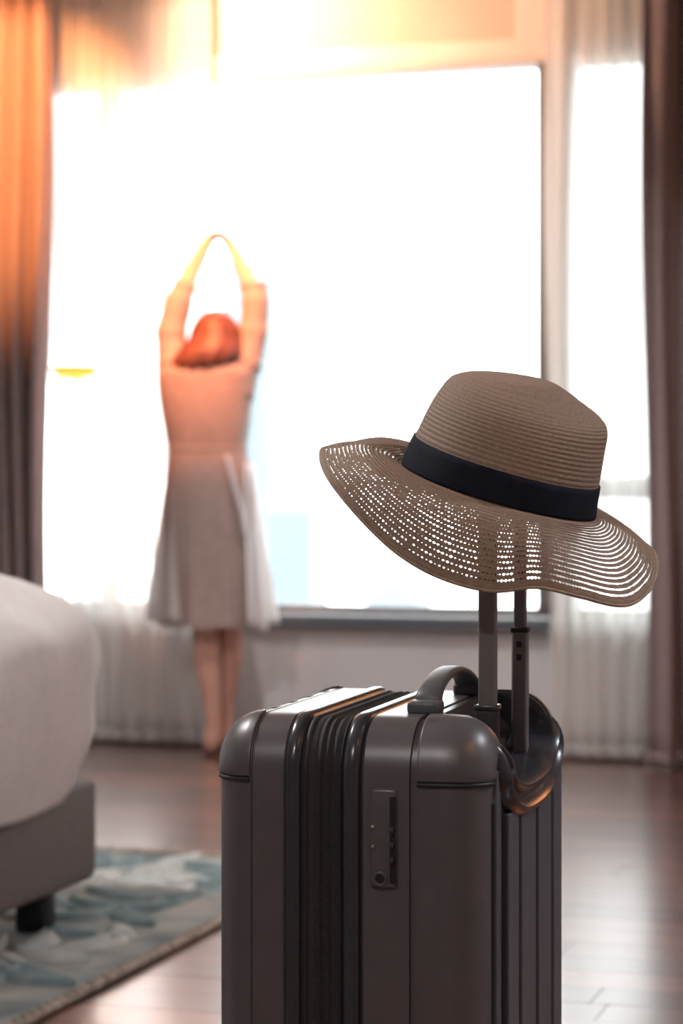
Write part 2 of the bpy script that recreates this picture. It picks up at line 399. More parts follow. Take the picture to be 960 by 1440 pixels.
curtain('sheer_curtain', -3.60, -2.98, WY-.125, .012, 2.74, 9, .028, 'sheer', 'white sheer curtain beside the woman, at left side of window', 'curtain', 'sheer curtains', 3)
curtain('sheer_curtain', -1.735, -1.22, WY-.125, .012, 2.74, 8, .030, 'sheer', 'white sheer curtain at right side of window, behind the hat', 'curtain', 'sheer curtains', 8)
curtain('blackout_curtain', -4.20, -3.535, WY-.30, .015, 2.74, 9, .050, 'drape', 'heavy mauve grey curtain at left, lit orange near the top', 'curtain', 'heavy curtains', 5)
curtain('blackout_curtain', -1.365, -.55, WY-.33, .015, 2.74, 8, .060, 'drape', 'heavy mauve grey curtain along the right picture edge', 'curtain', 'heavy curtains', 12)

# ------------------------------------------------------------------ pendant, floor lamp, and ceiling spots that are mostly added
def downlight(x, y, power, col, label, size=radians(70), blend=.6, aim=None, rad=.045):  # unseen fixtures
    t = empty('unseen_downlight', (x, y, RZ))
    n = 24
    prof = [(.052, 0), (.052, -.006), (.040, -.008), (.036, -.001)]
    rings = [[(r_*cos(2*pi*k/n), r_*sin(2*pi*k/n), z_) for k in range(n)] for r_, z_ in prof]
    vs, fs = loft(rings); link('rim', mesh('rim', vs, fs), 'lamp_white', t, True)
    vs = [(.036*cos(2*pi*k/n), .036*sin(2*pi*k/n), -.0015) for k in range(n)]
    link('lens', mesh('lens', vs, [tuple(range(n))]), 'spot_glow', t)
    l = bpy.data.lights.new('unseen_beam', 'SPOT'); l.energy = power; l.color = col; l.spot_size = size; l.spot_blend = blend; l.shadow_soft_size = rad
    o = bpy.data.objects.new('unseen_beam', l); C.objects.link(o); o.location = (x, y, RZ-.03)
    d = (Vector(aim)-Vector((x, y, RZ-.03))) if aim else Vector((0, 0, -1))
    o.rotation_euler = d.to_track_quat('-Z', 'Y').to_euler()
    tag(t, label, 'lamp', 'recessed ceiling downlights')
WARM = (1.0, .33, .10); AMBER = (1.0, .42, .14); SOFT = (1.0, .72, .50); NEUT = (1.0, .96, .94); COOL = (.88, .94, 1.0)
downlight(-3.35, 6.75, 330, WARM, 'added warm ceiling spot tinting the left heavy curtain orange', radians(56), .7, (-3.70, 7.75, 2.22))  # added: stands in for the orange lens flare over the curtain top
downlight(-2.75, 6.55, 560, (1.0, .28, .10), 'added warm ceiling spot tinting the woman by window orange', radians(34), .9, (-2.92, 7.6, 1.70))  # added to give her head and shoulders the orange of the flare
downlight(-2.95, 7.35, 125, (1.0, .56, .34), 'added warm ceiling spot brightening the window lintel', radians(120), .8, (-2.55, 8.0, 2.55))  # added to warm and lift the lintel
downlight(.95, 1.9, 18, AMBER, 'recessed amber ceiling downlight right of the suitcase, near camera', radians(60), .5, (-.45, 2.7, .7))
downlight(-1.0, .4, 62, NEUT, 'added ceiling fill spot above the middle of the room', radians(150), .4)  # added fill for the camera side of the room
downlight(-2.6, 3.3, 140, NEUT, 'added ceiling fill spot above the bed', radians(150), .4)  # added so the duvet and rug come out brighter
downlight(1.2, 3.6, 90, COOL, 'added ceiling fill spot above the floor by the right wall', radians(150), .5)  # added fill from the right for the suitcase ribs
downlight(-1.6, 6.0, 85, NEUT, 'added ceiling fill spot aimed low at the wall under the window', radians(80), .8, (-2.4, 7.9, .2))  # added fill for the wall below the sill and her legs

def pendant():
    p = at(105, 514, 7.3); t = empty('pendant_lamp', p)
    n = 28
    prof = [(.008, .046), (.030, .042), (.055, .031), (.070, .015), (.075, .0), (.072, -.012)]
    rings = [[(r_*cos(2*pi*k/n), r_*sin(2*pi*k/n), z_*.9) for k in range(n)] for r_, z_ in prof]
    vs, fs = loft(rings, True, (True, True)); link('lamp_shade', mesh('lamp_shade', vs, fs), 'lamp_glow', t, True)
    prof = [(.0755, .004), (.073, -.010), (.070, -.017), (.055, -.031), (.030, -.041), (.002, -.044)]
    rings = [[(r_*cos(2*pi*k/n), r_*sin(2*pi*k/n), z_) for k in range(n)] for r_, z_ in prof]
    vs, fs = loft(rings, True, (False, True)); link('lamp_bowl', mesh('lamp_bowl', vs, fs), 'amber_glow', t, True)
    ring = [(.073*cos(2*pi*k/n), .073*sin(2*pi*k/n), -.011) for k in range(n)]
    sweep('rim', ring, .005, 8, True, 'brass', t)
    sweep('cord', [(0, 0, .055), (0, 0, (RZ-p.z)/2), (0, 0, RZ-p.z-.02)], .0016, 6, False, 'lamp_white', t)
    prof = [(.003, -.03), (.05, -.02), (.05, 0)]
    rings = [[(r_*cos(2*pi*k/n), r_*sin(2*pi*k/n), z_+RZ-p.z) for k in range(n)] for r_, z_ in prof]
    vs, fs = loft(rings, True, (True, True)); link('ceiling_rose', mesh('ceiling_rose', vs, fs), 'lamp_white', t, True)
    tag(t, 'small glowing pendant lamp with brass rim before the left sheer curtain', 'lamp')
pendant()

def floor_lamp():
    p = cam2room(1.62, 5.9); t = empty('floor_lamp', p); n = 28
    def lat(nm, prof, m_, caps=(True, True)):
        vs, fs = loft([[(r_*cos(2*pi*k/n), r_*sin(2*pi*k/n), z_) for k in range(n)] for r_, z_ in prof], True, caps); return link(nm, mesh(nm, vs, fs), m_, t, True)
    lat('base', [(.15, .001), (.15, .014), (.14, .022), (.02, .03)], 'black_leg')
    lat('pole', [(.011, .028), (.011, 1.34)], 'black_leg')
    sh = lat('lamp_shade', [(.15, 1.24), (.11, 1.52)], 'shade_glow', (False, False))
    md = sh.modifiers.new('s', 'SOLIDIFY'); md.thickness = .003
    tag(t, 'amber shaded floor lamp by the right heavy curtain, past the picture edge', 'lamp')
floor_lamp()

# ------------------------------------------------------------------ suitcase
PHI = radians(15.0); D, W, ZB, ZT = .322, .45, .055, .69
near = cam2room(.165, 2.54)
dvec = cam2room(cos(PHI), -sin(PHI)); org = near - dvec*D
case = empty('suitcase', (org.x, org.y, 0), TH-PHI)
tag(case, 'dark grey hard shell suitcase with raised trolley handle, under the straw hat', 'suitcase')
RC = .065
def perim(inset, off=0.0):
    """rounded rectangle in (w, z), counter-clockwise from the near side; constant point count"""
    pts = []; r_ = RC-inset+off
    cs = [(RC, ZT-RC, pi), (W-RC, ZT-RC, pi/2), (W-RC, ZB+RC, 0), (RC, ZB+RC, -pi/2)]
    for ci, (cw, cz, a0) in enumerate(cs):
        arc = [(cw + r_*cos(a0 - pi/2*k/8), cz + r_*sin(a0 - pi/2*k/8)) for k in range(9)]
        pts += arc
        nw, nz_, na = cs[(ci+1) % 4]; e = (nw + r_*cos(na), nz_ + r_*sin(na)); s = arc[-1]
        pts += [(lerp(s[0], e[0], k/8), lerp(s[1], e[1], k/8)) for k in range(1, 8)]
    return pts
NP = len(perim(0))      # 64: corner arcs of 9 and straights of 7
def ring(d, inset, off=0.0): return [(d, w, z) for w, z in perim(inset, off)]
def end_inset(d, r_=.045):
    e = min(d, D-d)
    return r_ - sqrt(max(0, r_*r_-(r_-e)**2)) if e < r_ else 0.0
def shell_part(name, prof, material, caps=(True, True)):
    rings = [ring(d, i) for d, i in prof]
    vs, fs = loft(rings, True, caps)
    o = link(name, mesh(name, vs, fs), material, case); return o
# front shell (left in the picture)
prof = [(D*0, .045)] + [(.045*(1-cos(pi/2*k/8)), .045*(1-sin(pi/2*k/8))) for k in range(1, 9)]
prof += [(.0465, .0), (.0475, .0018), (.0485, .0018), (.0495, 0), (.084, 0), (.086, .002), (.0862, .012)]
front_shell = shell_part('front_shell', prof, 'shell'); auto_smooth(front_shell, 40)
# back shell with trolley recess
prof = [(.1742, .012), (.1744, .002), (.176, 0), (.2275, 0), (.2285, .0045), (.2335, .0045), (.2345, 0)]
prof += [(D-.006-.045*(1-sin(pi/2*(k+.0)/8)) if False else D-.006-.045+.045*sin(pi/2*k/8), .045*(1-cos(pi/2*k/8))) for k in range(0, 9)]
back_shell = shell_part('back_shell', prof, 'shell')
def ucurve(k, n, off=0.0):
    """U outline in (w, z) of the recess, near top to far top"""
    cx, hw, zt, zc = W/2, .155, .74, .672
    t = k/n; a = pi + pi*t
    e = 2.6
    ca, sa = cos(a), sin(a)
    w = cx + (hw+off)*(abs(ca)**(2/e))*(1 if ca > 0 else -1)
    z = zc - (.066+off)*(abs(sa)**(2/e))
    return w, z
def recess_cut():
    n = 28; U = [ucurve(k, n) for k in range(n+1)]
    U = [(U[0][0], .80)] + U + [(U[-1][0], .80)]
    rings = [[(d, w, z) for w, z in U] for d in (D-.078, D+.05)]
    vs, fs = loft(rings, True, (True, True)); o = link('cutter', mesh('cutter', vs, fs), None, case)
    bpy.context.view_layer.update()
    md = back_shell.modifiers.new('b', 'BOOLEAN'); md.operation = 'DIFFERENCE'; md.object = o; md.solver = 'EXACT'
    bake(back_shell); bpy.data.objects.remove(o)
recess_cut(); auto_smooth(back_shell, 32)
# bezel round the recess: two raised lips
def bezel():
    n = 44; prof = [(-.002, D-.055), (-.002, D-.004), (.001, D+.004), (.004, D+.008), (.008, D+.008), (.011, D+.004), (.013, D-.001), (.022, D-.001), (.025, D+.006), (.029, D+.010), (.034, D+.009), (.039, D+.003), (.042, D-.008)]
    rings = []
    U = [Vector(ucurve(k, n)) for k in range(n+1)]
    arms0 = [Vector((U[0].x, .672 + .016*j)) for j in (1, 0.5)]; arms1 = [Vector((U[-1].x, .672+.016*j)) for j in (.5, 1)]
    path = arms0 + U + arms1
    for i, p in enumerate(path):
        a = path[max(i-1, 0)]; b_ = path[min(i+1, len(path)-1)]; t = (b_-a).normalized(); nrm = Vector((t.y, -t.x))*(1)
        edge = max(0.0, (p.y - .640))/.04     # lips melt back into the rounded top
        rings.append([(d - max(0, edge)**2*.05, p.x + nrm.x*o_*max(.25, 1-.7*max(0, edge)), p.y + nrm.y*o_*max(.25, 1-.7*max(0, edge))) for o_, d in prof])
    vs, fs = loft(rings, False); o = link('handle_bezel', mesh('handle_bezel', vs, fs), 'shell_dark', case, True)
    auto_smooth(o, 50)
bezel()
# long ribs down the back panel
for w0, w1, zt in ((.034, .058, .635), (.076, .138, .582), (.156, .246, .57), (.264, .350, .57), (.368, .426, .60)):
    box('back_rib', (D-.012, w0, .10), (D+.002 if w0 > .05 else D-.003, w1, zt), 'rib_grey', case, .003, 2)
bpan = box('back_panel', (D-.02, .03, .08), (D-.0055, W-.03, .60), 'groove', case, .002)
# front ribs, ending in dark slots on the top edge
for k in range(5):
    w0 = .055 + k*.072
    box('front_rib', (-.003, w0, .10), (.006, w0+.05, .62), 'shell', case, .003)
for k in range(4):
    w0 = .112 + k*.072
    dd = [.010, .016, .022, .028, .034, .042]
    rr = [[(d, w0, ZT-end_inset(d)+.0005), (d, w0+.020, ZT-end_inset(d)+.0005), (d+.001, w0+.020, ZT-end_inset(d)-.004), (d+.001, w0, ZT-end_inset(d)-.004)] for d in dd]
    vs, fs = loft(rr, True, (True, True)); link('edge_slot', mesh('edge_slot', vs, fs), 'groove', case, True)
# expanding gusset, trims and zippers
def ring_part(name, prof, material):
    rings = [ring(d, 0, o_) for d, o_ in prof]; vs, fs = loft(rings)
    o = link(name, mesh(name, vs, fs), material, case, True); auto_smooth(o, 60); return o
ring_part('gusset', [(.086, -.006), (.103, -.006), (.118, -.003), (.120, -.0045), (.125, -.002), (.128, -.0055), (.133, -.002), (.137, -.0055), (.142, -.002), (.147, -.0055), (.160, -.006), (.1745, -.006)], 'gusset')
ring_part('trim_band', [(.0862, -.006), (.0868, .0005), (.090, .0028), (.096, .0030), (.101, .0015), (.1035, -.006)], 'shell_dark')
ring_part('trim_band', [(.152, -.006), (.1535, .0005), (.158, .0026), (.164, .0028), (.169, .0012), (.1715, -.006)], 'shell_dark')
ring_part('zipper', [(.1045, -.006), (.1055, -.002), (.1085, -.001), (.1115, -.002), (.1125, -.006)], 'rubber')
ring_part('zipper', [(.1475, -.006), (.148, -.003), (.1495, -.002), (.151, -.003), (.1515, -.006)], 'rubber')
# corner guards: proud patches following the shell
def guard(di, ci, name='corner_guard'):
    base = ci*16
    js = list(range(base, base+9))
    ds = [.2365, .2385, .25, .262]+[D-.006-.045+.045*sin(pi/2*k/8) for k in range(1, 8)] if di else [.0455, .044, .038] + [.045*(1-sin(pi/2*k/8)) for k in range(1, 9)]
    def ins(d):
        e = (D-.006-d) if di else d
        return .045-sqrt(max(0, .045**2-(.045-e)**2)) if e < .045 else 0.0
    th = .0032
    def lay(off):
        rr = []
        for i, d in enumerate(ds):
            e = (D-.006-d) if di else d
            k = max(0.0, (.045-e)/.045)                        # push end rows along the axis as well
            P = perim(ins(d), off*(1-k*.6)); rr.append([(d + (off*k if di else -off*k), *P[j % NP]) for j in js])
        return rr
    outer, inner = lay(th), lay(-.004)
    vs = []; fs = []; n = len(js); m_ = len(ds)
    for L_ in (outer, inner):
        for r_ in L_: vs += r_
    for i in range(m_-1):
        for j in range(n-1):
            fs.append((i*n+j, i*n+j+1, (i+1)*n+j+1, (i+1)*n+j)); o_ = m_*n
            fs.append((o_+i*n+j, o_+(i+1)*n+j, o_+(i+1)*n+j+1, o_+i*n+j+1))
    o_ = m_*n
    for i in range(m_-1):
        for j in (0, n-1): fs.append((i*n+j, (i+1)*n+j, o_+(i+1)*n+j, o_+i*n+j))
    for j in range(n-1):
        for i in (0, m_-1): fs.append((i*n+j, i*n+j+1, o_+i*n+j+1, o_+i*n+j))
    o = link(name, mesh(name, vs, fs), 'shell', case, True)
    md = o.modifiers.new('bv', 'BEVEL'); md.width = .0012; md.segments = 2; md.limit_method = 'ANGLE'; md.angle_limit = radians(50)
    bpy.context.view_layer.update(); bake(o); auto_smooth(o, 40)
    # dark joint under the lower edge of the guard
    if ci in (0,):
        jp = [perim(ins(d), .0006)[js[0] % NP] for d in ds]
        pts = [(d + (.0004 if di else -.0004), p[0], p[1]-.004) for d, p in zip(ds, jp)]
        sweep('seam', pts, .0028, 6, False, 'groove', case)
for di in (0, 1):
    for ci in range(4): guard(di, ci)
# combination lock on the near side
def lock():
    d0, d1, z0, z1 = .1845, .2145, .507, .616
    pl_ = box('lock_plate', (d0, -.0045, z0), (d1, .004, z1), 'shell', case, .004, 3, True)
    box('lock_recess', (d1-.0075, -.0062, z0+.006), (d1-.0005, -.0038, z1-.008), 'groove', pl_, .001, 1)
    for k in range(3):
        zc = z0 + .030 + k*.0165
        bm = bmesh.new(); bmesh.ops.create_cone(bm, cap_ends=True, segments=14, radius1=.0052, radius2=.0052, depth=.0045, matrix=Matrix.Translation((d1-.0045, -.0050, zc)) @ Matrix.Rotation(pi/2, 4, 'Y'))
        link('number_dial', from_bm(bm, 'number_dial'), 'rubber', pl_, False)
    for zc in (.5525, .574):
        bm = bmesh.new(); bmesh.ops.create_uvsphere(bm, u_segments=10, v_segments=6, radius=.0026, matrix=Matrix.Translation((d0+.0035, -.0048, zc)))
        link('rivet', from_bm(bm, 'rivet'), 'chrome', pl_, True)
    ringp = [(d0+.0115+.0068*cos(2*pi*k/20), -.0050, z0+.0105+.0068*sin(2*pi*k/20)) for k in range(20)]
    sweep('keyhole_ring', ringp, .0016, 6, True, 'shell', pl_, up=Vector((0, 1, 0)))
    bm = bmesh.new(); bmesh.ops.create_cone(bm, cap_ends=True, segments=16, radius1=.0052, radius2=.0052, depth=.002, matrix=Matrix.Translation((d0+.0115, -.0045, z0+.0105)) @ Matrix.Rotation(pi/2, 4, 'X'))
    link('keyhole', from_bm(bm, 'keyhole'), 'groove', pl_)
lock()
# carry handle on the top
def carry_handle():
    dx = .222; pts = []; n = 26
    for k in range(n+1):
        t = k/n; w = .115 + .225*t
        z = ZT + .008 + .030*max(0, sin(pi*t))**.55
        pts.append((dx, w, z))
    tg = frames(pts); rings = []
    sec = 12
    for i, (p, t) in enumerate(zip(pts, tg)):
        s = Vector((1, 0, 0)); u_ = s.cross(t).normalized(); hw = .0135 + .003*abs(2*i/n-1)**3; hh = .0052
        rings.append([Vector(p) + s*hw*(abs(cos(2*pi*k/sec))**.6)*(1 if cos(2*pi*k/sec) >= 0 else -1) + u_*hh*(abs(sin(2*pi*k/sec))**.8)*(1 if sin(2*pi*k/sec) >= 0 else -1) for k in range(sec)])
    vs, fs = loft(rings, True, (True, True)); h = link('carry_handle', mesh('carry_handle', vs, fs), 'handle_grip', case, True)
    for w in (.085, .330):
        box('handle_mount', (dx-.018, w, ZT-.002), (dx+.018, w+.040, ZT+.014), 'handle_grip', h, .005, 3, True)
carry_handle()
# trolley tubes: near one on its wider stage, far one drawn out to the thin stage
TD = D-.036
def tube_box(name, w, hd, hw, z0, z1, material, parent, bev=.004):
    return box(name, (TD-hd, w-hw, z0), (TD+hd, w+hw, z1), material, parent, bev, 3, True)
NW, FW, TOPZ = .145, .345, .975
a1 = tube_box('trolley_tube', NW, .0102, .0085, .60, TOPZ, 'tube_metal', case)
tube_box('tube_sleeve', NW, .0128, .0105, .600, .692, 'rubber', a1, .004)
tube_box('collar', NW, .0140, .0115, .690, .697, 'shell_dark', a1, .002)
a2 = tube_box('trolley_tube', FW, .0100, .0085, .60, .772, 'tube_metal', case)
tube_box('collar', FW, .0108, .0093, .767, .774, 'rubber', a2, .002)
tube_box('tube_extension', FW, .0076, .0065, .77, TOPZ, 'tube_metal', a2, .003)
for zc in (.737, .753):
    box('tube_hole', (TD-.0035, FW-.0088, zc-.004), (TD+.0035, FW-.0080, zc+.004), 'groove', a2, .0005, 1)
sweep('trolley_grip', [(TD, NW-.002, TOPZ-.008), (TD, NW+.006, TOPZ+.002), (TD, W/2+.02, TOPZ+.008), (TD, FW-.006, TOPZ+.002), (TD, FW+.002, TOPZ-.008)], .0115, 12, False, 'rubber', case)
# wheels
for d in (.05, D-.05):
    for w in (.06, W-.06):
        hs = box('wheel_housing', (d-.028, w-.028, .035), (d+.028, w+.028, .062), 'shell_dark', case, .008, 2, True)
        bm = bmesh.new(); bmesh.ops.create_cone(bm, cap_ends=True, segments=24, radius1=.025, radius2=.025, depth=.02, matrix=Matrix.Translation((d, w, .0252)) @ Matrix.Rotation(pi/2, 4, 'Y'))
        o = link('wheel', from_bm(bm, 'wheel'), 'rubber', hs); auto_smooth(o, 40)

# ------------------------------------------------------------------ straw hat on the trolley grip
HZ = 2.785
hat = empty('straw_hat', at(700, 690, HZ), TH)
hat_inv = (Matrix.Translation(at(700, 690, HZ)) @ Matrix.Rotation(TH, 4, 'Z')).inverted()
def hp(px, py, Z): return hat_inv @ at(px, py, Z)
tag(hat, 'woven straw sun hat with wide brim and black ribbon, hung on the trolley handle', 'hat')
secs = [(0, 566, 655, 834, 728, .116, .018), (.12, 575, 632, 837, 702, .115, .018), (.3, 591, 598, 843, 668, .113, .018), (.5, 606, 568, 849, 634, .108, .018),
        (.66, 619, 548, 853, 607, .099, .018), (.78, 632, 533, 846, 590, .086, .018), (.88, 650, 523, 818, 564, .068, .014), (.95, 672, 519, 778, 534, .044, .008), (1.0, 712, 520, 735, 523, .006, .001)]
ks = [s[0] for s in secs]
def crown_ring(t, n=160, ripple=0.0, grow=0.0):
    v = [catmull(ks, [s[i] for s in secs], t) for i in range(1, 7)]
    Lp, Rp = hp(v[0], v[1], HZ), hp(v[2], v[3], HZ); c = (Lp+Rp)/2; A = (Rp-Lp)/2; B = Vector((0, v[4], v[5]))
    al = A.length
    out_ = []
    for k in range(n):
        a = 2*pi*k/n; e = A*cos(a)+B*sin(a)
        f = 1 + (ripple+grow)/max(e.length, .02)
        p = c + e*f
        if t > .8:                                             # gentle pinch along the top
            p = p - Vector((0, 0, 1))*.006*(t-.8)/.2*(1 if t < 1.1 else 0)
        out_.append(p)
    return out_
def uvmesh(name, rings, material, vs_=None, u_span=1.0):
    n = len(rings[0]); me = bpy.data.meshes.new(name); V, Fc = loft(rings); me.from_pydata([tuple(p) for p in V], [], Fc); me.update()
    uvl = me.uv_layers.new(name='UVMap'); m_ = len(rings)
    for pi_, p in enumerate(me.polygons):
        i, j = divmod(pi_, n)
        for li, (di_, dj) in zip(p.loop_indices, ((0, 0), (0, 1), (1, 1), (1, 0))):
            uvl.data[li].uv = ((j+dj)/n, vs_[i+di_] if vs_ else (i+di_)/(m_-1))
    return link(name, me, material, hat, True)
nr = 26*5
ts = [i/nr for i in range(nr+1)]
cr = uvmesh('crown', [crown_ring(t, 160, .0007*abs(sin(pi*t*26))) for t in ts], 'straw_crown', ts)
tip_hole = cr  # the last ring is tiny; close it
bm = bmesh.new(); bm.from_mesh(cr.data); bmesh.ops.holes_fill(bm, edges=[e for e in bm.edges if e.is_boundary and all(v.index >= len(bm.verts)-160 for v in e.verts)], sides=0); bm.to_mesh(cr.data); bm.free()
for p in cr.data.polygons: p.use_smooth = True
md = cr.modifiers.new('s', 'SOLIDIFY'); md.thickness = .0012; md.offset = -1
# ribbon
tsb = [.012, .014, .03, .08, .13, .18, .222, .224]
gr = [.0006, .0026, .0028, .0028, .0028, .0028, .0026, .0006]
vs, fs = loft([crown_ring(t, 160, 0, g) for t, g in zip(tsb, gr)]); link('hat_band', mesh('hat_band', vs, fs), 'ribbon', hat, True)
# brim
edge_keys = [(0, 924, 796, 2.78), (28, 908, 764, 2.87), (60, 838, 722, 2.96), (90, 720, 668, 3.005), (120, 610, 642, 2.97), (147, 525, 622, 2.90), (164, 480, 626, 2.845), (180, 451, 632, 2.785),
             (206, 467, 683, 2.715), (235, 540, 762, 2.66), (252, 608, 806, 2.635), (270, 690, 832, 2.622), (287, 755, 828, 2.622), (304, 812, 838, 2.635), (330, 882, 850, 2.68), (347, 915, 828, 2.73), (360, 924, 796, 2.78)]
def edge_pt(a):
    deg = math.degrees(a) % 360
    n = len(edge_keys)-1
    ext = [(k[0]-360, *k[1:]) for k in edge_keys[-4:-1]] + edge_keys + [(k[0]+360, *k[1:]) for k in edge_keys[1:4]]
    kk = [e[0] for e in ext]
    return hp(*[catmull(kk, [e[i] for e in ext], deg) for i in (1, 2, 3)])
NB = 224
base = crown_ring(0.0, NB); edge = [edge_pt(2*pi*k/NB) for k in range(NB)]
nrow = 20*5; tb = [i/nrow for i in range(nrow+1)]
brings = []
for t in tb:
    rr = []
    for k in range(NB):
        a = 2*pi*k/NB; b0, e0 = base[k], edge[k]
        front = max(0, -sin(a)); left = max(0, -cos(a))
        lift = .010 + .006*front + .004*left
        p = b0.lerp(e0, t) + Vector((0, 0, lift*4*t*(1-t)))
        if front > 0: p += Vector((0, -.012*front*4*t*(1-t), 0))
        p += Vector((0, -.3*sin(a), 1)).normalized()*.0005*abs(sin(pi*t*20))
        # slight natural waviness
        p += Vector((0, 0, .0016*sin(5*a+2.0)*t))
        rr.append(p)
    brings.append(rr)
brm = uvmesh('brim', brings, 'straw_brim', tb)
md = brm.modifiers.new('s', 'SOLIDIFY'); md.thickness = .0011
sweep('edge_binding', brings[-1], .0021, 8, True, 'straw_edge', hat)

# ------------------------------------------------------------------ bed, duvet, rug
BX, BY = -1.99, 4.62        # far corner of the bed's foot
bed = empty('bed', (BX-1.0, BY-.9, 0)); bo = Vector((BX-1.0, BY-.9, 0))
def bbox(nm, lo, hi, m, bev, seg=3, parent=bed, sm=True):
    return box(nm, Vector(lo)-bo, Vector(hi)-bo, m, parent, bev, seg, sm)
bbox('bed_base', (BX-2.05, BY-1.8, .108), (BX, BY, .325), 'upholstery', .022)
for x0 in (BX-.13, BX-1.95):
    for y0 in (BY-.14, BY-1.74):
        bbox('leg', (x0, y0, .0122), (x0+.065, y0+.065, .109), 'black_leg', .004, 1)
bbox('mattress', (BX-2.03, BY-1.77, .326), (BX-.05, BY-.05, .60), 'linen', .05)
bbox('headboard', (BX-2.17, BY-1.85, .0002), (BX-2.06, BY+.05, 1.15), 'upholstery', .02)
tag(bed, 'upholstered grey bed with black block legs at left', 'bed')
def duvet():
    nu, nv = 96, 44; vs = []; fs = []
    x0, x1, y0, y1, zt, zb = BX-1.98, BX+.070, BY-1.85, BY+.065, .865, .30
    cx, cy = (x0+x1)/2, (y0+y1)/2; hx, hy = (x1-x0)/2, (y1-y0)/2
    rings = []
    for i in range(nv+1):
        t = i/nv                                   # 0 hem .. 1 centre of the top
        if t < .5:
            s = t/.5; z = lerp(zb, .58, s); sc = 0.0 - .055*(1-s)**1.5 + .012*sin(pi*s)
        else:
            s = (t-.5)/.5; sc = None
        rr = []
        for j in range(nu):
            a = 2*pi*j/nu; ca, sa = cos(a), sin(a); ex = 8.0
            rad = (abs(ca)**ex + abs(sa)**ex)**(-1/ex); ux, uy = ca*rad, sa*rad
            if t < .5:
                px, py = cx+(hx+sc)*ux, cy+(hy+sc)*uy; zz = z + (.012*sin(6*a+1)+.008*sin(11*a))*(1-s)
            else:
                R_ = .52; q = min(1, s/.6)*pi/2
                if s <= .6: ins = R_*(1-cos(q))*.9; zz = .58 + (zt-.58)*sin(q)*.94
                else: k = (s-.6)/.4; ins = lerp(R_*.9, hy*.96, k); zz = .58+(zt-.58)*(.94+.06*sin(k*pi/2))
                px, py = cx+(hx-ins)*ux, cy+(hy-ins)*uy
            p = Vector((px, py, zz))
            nz1 = noise.noise(Vector((px*3.0, py*3.0, zz*5.0)))*.028 + noise.noise(Vector((px*9+zz*6, py*5, zz*2.0)))*.022
            nz1 += .022*noise.noise(Vector((px*2.2+py*5.5+zz*3, px*1.5-zz*6, 3.3)))*1.6
            o_ = Vector((ux, uy, .6 if t > .5 else .0)).normalized()
            rr.append(p + o_*nz1*(.35+.65*min(1, t*2)))
        rings.append(rr)
    V, Fc = loft(rings, True, (False, True))
    o = link('duvet', mesh('duvet', V, Fc), 'linen', None, True)
    md = o.modifiers.new('s', 'SOLIDIFY'); md.thickness = .012; md.offset = -1
    tag(o, 'puffy white duvet draped over the bed', 'duvet')
duvet()

RGX, RGY1, RGY0, RGX0 = -1.75, 5.56, 2.35, -3.4
rug = empty('rug', (RGX-.8, 4.0, 0)); ro = Vector((RGX-.8, 4.0, 0))
def rbox(nm, lo, hi, m, bev=0): return box(nm, Vector(lo)-ro, Vector(hi)-ro, m, rug, bev, 2)
rbox('pile', (RGX0, RGY0, .0002), (RGX-.012, RGY1-.012, .011), 'rug_pile', .002)
tag(rug, 'grey teal rug with raised leaf pattern under the bed', 'rug')
def leaf_mesh(nm, L, w, bend):
    n = 9; vs = []; fs = []
    for i in range(n+1):
        t = i/n; hw = w*sin(pi*t**.8)**.9*.5+.001; cx = bend*sin(pi*t); x = (t-.5)*L
        vs += [(x, cx-hw, 0), (x, cx-hw*.6, .013), (x, cx, .005), (x, cx+hw*.6, .013), (x, cx+hw, 0)]
    for i in range(n):
        for j in range(4): fs.append((i*5+j, i*5+j+1, (i+1)*5+j+1, (i+1)*5+j))
    return mesh(nm, vs, fs)
lm = []
for (L, w, bd) in ((.26, .085, .02), (.20, .07, -.018), (.32, .10, .03)):
    for mm in ('rug_teal', 'rug_pale'):
        me = leaf_mesh('leaf', L, w, bd); me.materials.append(M[mm])
        for p in me.polygons: p.use_smooth = True
        lm.append(me)
rl = random.Random(4); placed = []
tries = 0
while len(placed) < 150 and tries < 5000:
    tries += 1
    x = rl.uniform(-3.0, RGX-.16); yy = rl.uniform(3.35, RGY1-.16)
    if any((x-a)**2+(yy-b_)**2 < .10**2 for a, b_ in placed): continue
    placed.append((x, yy)); o = bpy.data.objects.new('leaf', rl.choice(lm)); C.objects.link(o); o.parent = rug
    o.location = Vector((x, yy, .0112))-ro; o.rotation_euler = (0, 0, rl.uniform(0, 2*pi) if rl.random() < .3 else rl.gauss(1.9, .5)); k = rl.uniform(.7, 1.1); o.scale = (k, k, 1)
# corded edge: plump twisted stitches along the two edges in view
def cord(nm, p0, p1):
    p0, p1 = Vector(p0), Vector(p1); L = (p1-p0).length; n = int(L/.006); t = (p1-p0).normalized(); s = Vector((-t.y, t.x, 0)); rings = []
    for i in range(n+1):
        c = p0 + t*L*i/n; rr = []
        for k in range(8):
            a = 2*pi*k/8; r_ = .0088*(1+.30*sin(2*pi*i*.006/.036 + a)); rr.append(c + s*r_*1.3*cos(a) + Vector((0, 0, 1))*(.0105 + r_*sin(a)) - ro)
        rings.append(rr)
    V, Fc = loft(rings, True, (True, True)); link(nm, mesh(nm, V, Fc), 'rug_border', rug, True)
cord('edge_cord', (RGX-.006, RGY0, 0), (RGX-.006, RGY1-.006, 0)); cord('edge_cord', (RGX0, RGY1-.006, 0), (RGX-.010, RGY1-.006, 0))

